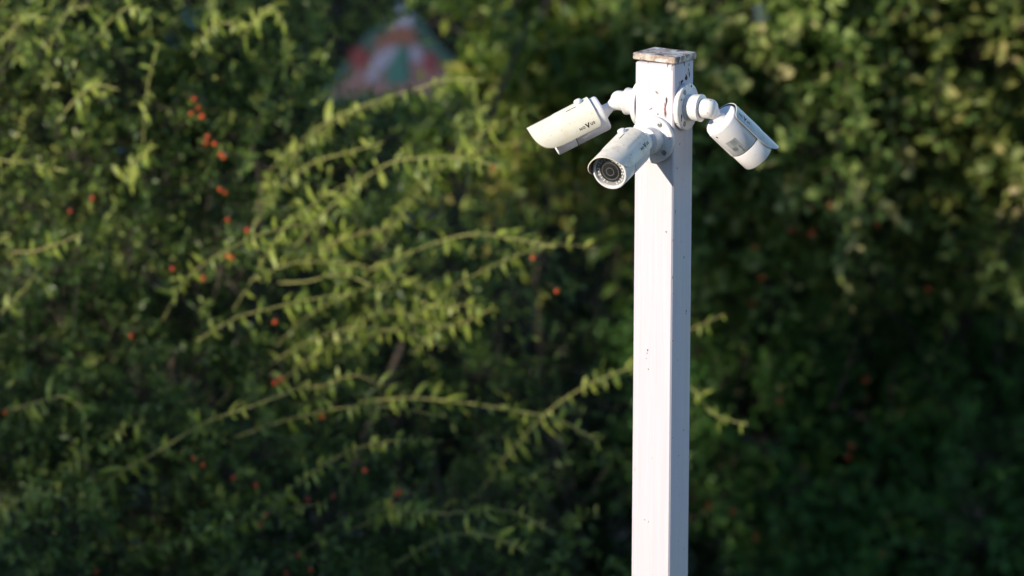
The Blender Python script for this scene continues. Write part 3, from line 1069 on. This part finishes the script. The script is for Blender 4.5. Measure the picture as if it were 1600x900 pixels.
# low shaded firethorn
f3 = make_shrub('firethorn_shrub', 'low shaded firethorn shrub with red berries along the bottom left', 'shrub',
    [(80, 440, 11.7, 160, 90, 0.26, 250), (260, 470, 11.8, 140, 90, 0.26, 220), (90, 600, 11.6, 170, 100, 0.28, 300), (300, 640, 11.7, 170, 110, 0.28, 300), (120, 790, 11.5, 200, 120, 0.3, 340),
     (380, 800, 11.6, 200, 120, 0.3, 330), (600, 770, 11.8, 170, 110, 0.28, 240), (830, 820, 11.9, 120, 100, 0.26, 90), (-100, 600, 11.7, 110, 240, 0.3, 260), (300, 960, 11.5, 420, 110, 0.35, 420), (800, 960, 11.7, 260, 100, 0.3, 220)],
    stems=9, dens=0.6, **FT)
SH = [  # parent, pixels, depth at root / tip, stem radii, leaves, bark
    (f2, [(398, 330), (430, 262), (485, 205), (550, 166), (640, 138), (700, 128), (757, 126)], 11.75, 11.45, .0025, .00182, 26, 'shoot', 2),
    (f2, [(396, 355), (430, 300), (480, 258), (540, 232), (600, 222)], 11.7, 11.5, .0025, .0016, 26, 'shoot', 2),
    (f2, [(462, 385), (505, 335), (555, 285), (610, 252), (670, 242), (730, 246), (785, 262)], 11.7, 11.4, .0025, .00180, 40, 'shoot', 3),
    (f2, [(570, 425), (620, 398), (680, 378), (740, 366), (800, 368), (868, 386)], 11.7, 11.4, .0024, .0018, 34, 'shoot', 2),
    (f2, [(436, 442), (480, 435), (530, 436), (580, 446)], 11.6, 11.45, .0025, .0018, 16, 'shoot', 1),
    (f2, [(560, 628), (640, 622), (730, 626), (800, 634), (870, 656), (935, 690)], 11.65, 11.35, .0025, .0016, 36, 'shoot', 2),
    (f2, [(745, 775), (800, 705), (860, 645), (920, 600), (990, 570), (1050, 552)], 11.8, 11.5, .0024, .0018, 30, 'shoot', 2),
    (f2, [(648, 552), (680, 520), (720, 497), (775, 480)], 11.7, 11.5, .0021, .0010, 12, 'shoot_tan', 2),
    (f2, [(500, 388), (550, 373), (612, 354)], 11.7, 11.55, .0021, .0010, 12, 'shoot_tan', 2),
    (f2, [(1035, 580), (1080, 612), (1120, 645), (1168, 664)], 11.7, 11.5, .0030, .0016, 20, 'shoot', 3),
    (f2, [(1030, 520), (1080, 508), (1132, 491)], 11.7, 11.6, .0021, .0010, 12, 'shoot_tan', 2),
    (f2, [(752, 240), (748, 190), (742, 150), (738, 126)], 11.8, 11.6, .0025, .0028, 4, 'shoot', 1),
    (f1, [(224, 225), (228, 170), (236, 120), (247, 70)], 11.5, 11.4, .0025, .00184, 12, 'shoot', 1),
    (f1, [(-20, 246), (30, 256), (70, 264), (104, 268)], 11.4, 11.35, .0024, .0022, 12, 'shoot', 2),
    (f1, [(190, 290), (205, 262), (222, 240), (240, 228)], 11.5, 11.4, .0025, .0022, 18, 'shoot', 3),
    (f1, [(150, 60), (175, 25), (205, 8), (235, 30)], 11.5, 11.4, .0025, .0018, 20, 'shoot', 3),
    (f1, [(380, 60), (400, 25), (420, 10), (445, 40)], 11.6, 11.5, .0025, .0018, 14, 'shoot', 2),
    (f1, [(70, 90), (85, 50), (110, 22), (140, 10)], 11.5, 11.4, .0030, .0016, 14, 'shoot', 2),
    (f1, [(0, 70), (20, 35), (45, 20), (75, 30)], 11.45, 11.35, .0030, .0016, 12, 'shoot', 2),
    (f1, [(300, 90), (325, 50), (350, 35), (375, 45)], 11.6, 11.5, .0030, .0016, 12, 'shoot', 2),
    (f1, [(90, 190), (120, 150), (150, 130), (185, 140)], 11.45, 11.35, .0030, .0016, 12, 'shoot', 2),
    (f1, [(470, 130), (460, 90), (440, 60)], 11.8, 11.7, .0030, .0018, 10, 'shoot', 2),
    (f3, [(20, 394), (60, 385), (95, 375), (128, 366)], 11.4, 11.3, .0028, .0014, 10, 'shoot_tan', 2),
    (f3, [(40, 880), (110, 810), (180, 748), (250, 700), (320, 662), (400, 628), (480, 602)], 11.45, 11.2, .0024, .0020, 48, 'shoot', 2),
    (f3, [(470, 606), (510, 596), (550, 594), (597, 602)], 11.4, 11.3, .0021, .0010, 12, 'shoot_tan', 2),
    (f3, [(540, 830), (620, 808), (700, 798), (790, 802), (868, 834)], 11.6, 11.3, .0025, .0016, 34, 'shoot', 2),
    (f3, [(0, 490), (25, 468), (45, 440), (62, 415)], 11.4, 11.35, .0025, .0020, 8, 'shoot', 1),
    (f3, [(20, 640), (60, 625), (100, 622), (130, 640)], 11.3, 11.25, .0025, .0018, 20, 'shoot', 2),
    (f3, [(0, 800), (40, 780), (90, 775)], 11.3, 11.25, .0025, .0018, 10, 'shoot', 2),
    (f3, [(620, 880), (690, 850), (760, 842), (820, 860)], 11.4, 11.3, .0025, .0018, 16, 'shoot', 2),
]
random.seed(21)
for k in range(18):      # finer shoots arching out of the arching and the low shrub
    par = f2 if k < 10 else f3
    x0, y0 = (random.uniform(390, 640), random.uniform(320, 640)) if k < 10 else (random.uniform(-20, 480), random.uniform(480, 900))
    ln = random.uniform(150, 360)
    a = random.uniform(0.3, 1.1)
    pix, x, y = [], x0, y0
    for i in range(5):
        pix.append((x, y))
        x += math.cos(a) * ln / 4
        y -= math.sin(a) * ln / 4
        a -= random.uniform(0.05, 0.42)
    dd = 11.62 if k < 10 else 11.35
    SH.append((par, pix, dd + 0.1, dd - random.uniform(0.1, 0.25), .0018, .0008, 9, 'shoot', 2))
for par, pix, da, db, r0, r1, bud, mat, per in SH:
    shoot(par, pix, da - 0.04, db - 0.14, r0, r1, bud, mat, per=per)
for x, y in [(301, 155), (308, 168), (317, 183), (327, 214), (335, 226), (344, 240), (347, 296), (357, 344)]:
    berry(f1, x + random.uniform(-3, 3), y + random.uniform(-2, 2), 11.35 + random.uniform(-.05, .05), random.uniform(0.0042, 0.0060), random.random() < 0.1)
    if random.random() < 0.5:
        berry(f1, x + random.uniform(-11, 11), y + random.uniform(4, 11), 11.42, random.uniform(0.0036, 0.0052))
for x, y in [(833, 403), (870, 455), (770, 262), (430, 503), (503, 651)]:
    berry(f2, x, y, 11.35, 0.0050)
for x, y, rd in [(356, 400, 0), (362, 402, 0), (318, 435, 0), (205, 525, 0), (303, 716, 0), (317, 727, 0), (620, 772, 1), (612, 786, 1), (625, 768, 1), (520, 776, 1), (465, 868, 1), (447, 895, 1),
                 (415, 805, 1), (406, 820, 1), (430, 598, 1), (440, 592, 1), (365, 747, 1), (400, 758, 1), (570, 735, 1), (480, 780, 1), (8, 645, 0), (387, 360, 1), (485, 890, 1), (270, 420, 1), (145, 310, 1), (110, 330, 1), (150, 893, 0)]:
    berry(f3, x, y, 11.3, random.uniform(0.0040, 0.0056), bool(rd))

# broad-leaved shrub by the post top
b1 = make_shrub('broad_leaved_shrub', 'broad-leaved shrub with drooping yellow-green leaves left of the post top', 'shrub',
    [(800, 110, 13.1, 90, 90, 0.2, 90), (900, 90, 13.2, 100, 100, 0.22, 110), (860, 200, 13.2, 130, 70, 0.22, 110), (960, 40, 13.25, 90, 60, 0.22, 80), (1000, 210, 13.3, 90, 100, 0.22, 80), (940, -30, 13.25, 140, 40, 0.2, 60)],
    'broad', 8, (0.045, 0.075), (0.018, 0.028), (0.12, 0.26), 2, twig_r=0.002, young_bright=0.16, droop=0.5, base_xy=(0.115, 4.3))
for pix, n in (([(820, 90), (850, 72), (890, 62), (925, 68)], 14), ([(840, 170), (870, 128), (905, 122), (930, 150)], 14), ([(960, 70), (985, 40), (960, 20)], 8), ([(760, 150), (790, 120), (820, 118)], 8), ([(790, 75), (812, 62), (840, 60)], 8)):
    shoot(b1, pix, 12.95, 12.8, .003, .0015, n, 'shoot', 0.02, 'broad', 2, 0.95)
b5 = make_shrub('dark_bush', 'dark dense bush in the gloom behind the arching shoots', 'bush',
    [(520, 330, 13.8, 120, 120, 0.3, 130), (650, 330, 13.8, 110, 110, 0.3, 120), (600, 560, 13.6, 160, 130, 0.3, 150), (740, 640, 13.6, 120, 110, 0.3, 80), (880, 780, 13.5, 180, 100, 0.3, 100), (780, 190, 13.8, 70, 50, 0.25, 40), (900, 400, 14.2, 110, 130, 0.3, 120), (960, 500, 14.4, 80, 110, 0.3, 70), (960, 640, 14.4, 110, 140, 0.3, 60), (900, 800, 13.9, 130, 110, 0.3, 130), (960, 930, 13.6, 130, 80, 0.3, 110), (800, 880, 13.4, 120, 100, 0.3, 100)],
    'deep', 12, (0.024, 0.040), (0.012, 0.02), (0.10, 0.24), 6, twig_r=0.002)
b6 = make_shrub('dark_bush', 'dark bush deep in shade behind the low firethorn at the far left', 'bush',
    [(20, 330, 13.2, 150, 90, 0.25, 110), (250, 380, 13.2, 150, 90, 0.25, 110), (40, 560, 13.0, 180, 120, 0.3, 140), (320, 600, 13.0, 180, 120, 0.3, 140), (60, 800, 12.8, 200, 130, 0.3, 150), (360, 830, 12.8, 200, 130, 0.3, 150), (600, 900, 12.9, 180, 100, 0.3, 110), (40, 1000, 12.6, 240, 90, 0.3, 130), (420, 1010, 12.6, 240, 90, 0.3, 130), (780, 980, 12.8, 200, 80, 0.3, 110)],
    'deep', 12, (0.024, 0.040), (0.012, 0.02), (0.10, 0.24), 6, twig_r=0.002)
# bushes to the right of the post
b2 = make_shrub('leafy_bush', 'sunlit mid-green bush directly behind the right-hand camera', 'bush',
    [(1150, 60, 12.9, 110, 110, 0.3, 190), (1270, 110, 12.9, 120, 130, 0.3, 230), (1130, 230, 12.95, 100, 110, 0.28, 150), (1260, 270, 12.95, 130, 100, 0.3, 190), (1180, 380, 13.15, 140, 90, 0.28, 140), (1070, 60, 13.05, 60, 120, 0.25, 90), (1220, -50, 12.95, 220, 60, 0.3, 170)],
    'mid', 10, (0.030, 0.048), (0.017, 0.027), (0.10, 0.22), 7, twig_r=0.002, young_bright=0.08)
b3 = make_shrub('leafy_bush', 'bush with scattered dry beige leaves in the upper right corner', 'bush',
    [(1420, 60, 13.0, 120, 110, 0.3, 170), (1540, 110, 13.0, 120, 120, 0.3, 170), (1430, 220, 13.15, 120, 100, 0.28, 130), (1560, 290, 13.05, 120, 110, 0.28, 140), (1680, 150, 13.05, 110, 250, 0.3, 170), (1490, -50, 13.05, 240, 60, 0.3, 170), (1420, 350, 13.3, 130, 80, 0.28, 90)],
    'dry', 10, (0.034, 0.054), (0.018, 0.028), (0.10, 0.24), 7, twig_r=0.002)
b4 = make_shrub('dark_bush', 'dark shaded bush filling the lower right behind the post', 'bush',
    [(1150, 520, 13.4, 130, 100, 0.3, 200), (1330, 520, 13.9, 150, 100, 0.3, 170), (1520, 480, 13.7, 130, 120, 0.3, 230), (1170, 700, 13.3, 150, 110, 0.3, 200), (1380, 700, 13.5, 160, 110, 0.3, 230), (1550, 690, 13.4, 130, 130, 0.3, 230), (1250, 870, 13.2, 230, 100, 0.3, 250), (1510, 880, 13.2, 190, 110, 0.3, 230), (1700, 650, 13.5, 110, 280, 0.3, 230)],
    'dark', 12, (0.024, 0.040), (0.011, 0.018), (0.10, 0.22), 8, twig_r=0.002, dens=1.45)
for pix in ([(1300, 640), (1330, 560), (1345, 480), (1342, 400)], [(1345, 480), (1390, 490), (1430, 530), (1450, 600)], [(1360, 780), (1390, 640), (1400, 560)], [(1320, 640), (1360, 660), (1380, 700)]):
    sp = spline([W(x, y, 13.25) for x, y in pix], 6)
    mk('branch', tube(sp, [0.006 - 0.003 * i / (len(sp) - 1) for i in range(len(sp))], 7), MAT['bark'], b4)
for x, y, rd in [(1298, 322, 1), (1268, 325, 1), (1370, 352, 1), (1265, 366, 1), (1237, 360, 1), (1180, 387, 0), (1190, 434, 0), (1270, 363, 0)]:
    berry(b2, x, y, 12.7, 0.006, bool(rd))
for x, y, rd in [(1352, 594, 0), (1325, 715, 1), (1330, 697, 1), (1218, 628, 0), (1175, 475, 1), (1450, 452, 1), (1180, 840, 1), (1378, 866, 1), (1108, 790, 1), (1145, 800, 1)]:
    berry(b4, x, y, 12.9, 0.006, bool(rd))

# ------------------------------------------------------------------ unseen hedge added left of the frame to shade the lower bushes
hh = Vector((SUN.x, SUN.y, 0)).normalized()
tt = Vector((-hh.y, hh.x, 0))
hc = Vector((-0.3, 3.0, 0)) + hh * 7.6
HT = 1.46 + 6.6 * math.tan(SUN_EL)


def hedge_top(u):
    """top shaped lower at the near end so the post stays in sun"""
    q = min(max((u - 1.0) / 0.7, 0.0), 1.0)
    return HT - 0.75 * q * q * (3 - 2 * q)


HEDGE_SEED = 5
hedge = empty('shade_hedge', hc, 'tall unseen hedge added outside the left edge to shade the lower bushes', 'hedge')
v, f = [], []
nu, nz = 46, 14
for s in (-1, 1):
    for i in range(nu + 1):
        for j in range(nz + 1):
            q = j / nz
            wv = 0.42 * (1 - 0.55 * max(0, q - 0.75) / 0.25) + random.uniform(-.06, .06)
            p = hc + tt * ((i / nu - 0.5) * 11) + hh * (s * wv) + Vector((0, 0, q * (hedge_top((i / nu - 0.5) * 11) - 0.16 + 0.14 * math.sin(i * 1.3) * q + random.uniform(-.05, .05) * q)))
            v.append(p)
n = (nu + 1) * (nz + 1)
for s in (0, 1):
    for i in range(nu):
        for j in range(nz):
            a = s * n + i * (nz + 1) + j
            f.append((a, a + 1, a + nz + 2, a + nz + 1))
for i in range(nu):
    a, b = i * (nz + 1) + nz, n + i * (nz + 1) + nz
    f.append((a, b, b + nz + 1, a + nz + 1))
mk('hedge_core', (v, f), MAT['dark'], hedge, smooth=False)
nL = 26000
su = rng.uniform(-5.5, 5.5, nL)
hz = np.array([hedge_top(q) for q in su]) - 0.14 + rng.normal(size=nL) * 0.16 + 0.10 * np.sin(su * 2.9) + 0.08 * np.sin(su * 7.3 + 1)
P = np.array(hc) + su[:, None] * np.array(tt) + rng.normal(size=(nL, 1)) * 0.3 * np.array(hh)
P[:, 2] = hz
leaf_cloud('foliage', P, unit(rng.normal(size=(nL, 3))), unit(rng.normal(size=(nL, 3)) + np.array([0, 0, 0.8])), rng.uniform(0.03, 0.06, nL), rng.uniform(0.02, 0.035, nL), MAT['dark'], hedge)

# loose sprays added above the hedge to break the low sun into patches
rs = np.random.default_rng(HEDGE_SEED)
PP, ns = [], 5
for k in range(ns):
    u = rs.uniform(-1.5, 1.15)
    z0 = HT + rs.uniform(0.05, 1.15)
    c = np.array(hc) + u * np.array(tt) + rs.normal() * 0.2 * np.array(hh)
    c[2] = z0
    n = 240
    PP.append(c + rs.normal(size=(n, 3)) * np.array([0.085, 0.085, 0.10]) * rs.uniform(0.7, 1.3))
    b = Vector(c)
    mk('spray_stem', tube([Vector((b.x, b.y, HT - 0.7)), Vector((b.x + rs.normal() * .05, b.y, (HT - 0.7 + z0) / 2)), b], [0.010, 0.007, 0.003], 6), MAT['bark'], hedge)
PP = np.concatenate(PP)
nP = len(PP)
leaf_cloud('spray_foliage', PP, unit(rng.normal(size=(nP, 3))), unit(rng.normal(size=(nP, 3)) + np.array([0, 0, 0.5])), rng.uniform(0.03, 0.06, nP), rng.uniform(0.02, 0.035, nP), MAT['dark'], hedge)

# ------------------------------------------------------------------ unseen house added behind the viewer to block part of the sky light
house = empty('sky_block_house', (-2.5, -14, 0), 'unseen house with a raised terrace, added behind the viewpoint to block sky light', 'house')
HX0, HX1, HY0, HY1, HH = -8.5, 3.5, -18.5, -10.4, 8.6
render_mat = plain('house_render', (0.34, 0.31, 0.27), 0.9)
mk('wall', box(HX0, HX1, HY0, HY1, 0, HH), render_mat, house, smooth=False)
rf = [(HX0 - .4, HY0 - .4, HH), (HX1 + .4, HY0 - .4, HH), (HX1 + .4, HY1 + .4, HH), (HX0 - .4, HY1 + .4, HH), (HX0 + 3, (HY0 + HY1) / 2, HH + 2), (HX1 - 3, (HY0 + HY1) / 2, HH + 2)]
mk('roof', ([(x, y, z + 0.004) for x, y, z in rf], [(0, 3, 2, 1), (0, 1, 5, 4), (2, 3, 4, 5), (1, 2, 5), (3, 0, 4)]), plain('roof_tile', (0.22, 0.09, 0.06), 0.9), house, smooth=False)
tr_ = mk('terrace', box(-4.0, 2.5, HY1 + 0.003, -8.3, 2.25, 2.42), plain('terrace_concrete', (0.25, 0.24, 0.23), 0.9), house, smooth=False)
for x in (-3.9, 2.4):
    mk('pillar', box(x - .12, x + .12, -8.62, -8.38, 0, 2.249), render_mat, house, smooth=False)
for x in np.arange(-3.9, 2.41, 0.45):
    mk('baluster', box(x - .012, x + .012, -8.37, -8.345, 2.421, 3.32), MAT['black'], tr_, smooth=False)
mk('handrail', box(-3.95, 2.45, -8.385, -8.33, 3.322, 3.36), MAT['black'], tr_, smooth=False)
for x, z in ((-6.5, 3.4), (-3.2, 2.5), (0.2, 3.4), (-6.5, 6.2), (-3.2, 6.2), (0.2, 6.2)):
    w = mk('window', bevbox(x, x + 1.3, HY1 - 0.02, HY1 + 0.06, z, z + 1.4 + (0.7 if z < 3 else 0), 0.01), plain('window_frame', (0.6, 0.6, 0.58), 0.5), house, smooth=False)
    mk('pane', box(x + .08, x + 1.22, HY1 + 0.03, HY1 + 0.064, z + .08, z + 1.32 + (0.7 if z < 3 else 0)), MAT['glass'], w, smooth=False)
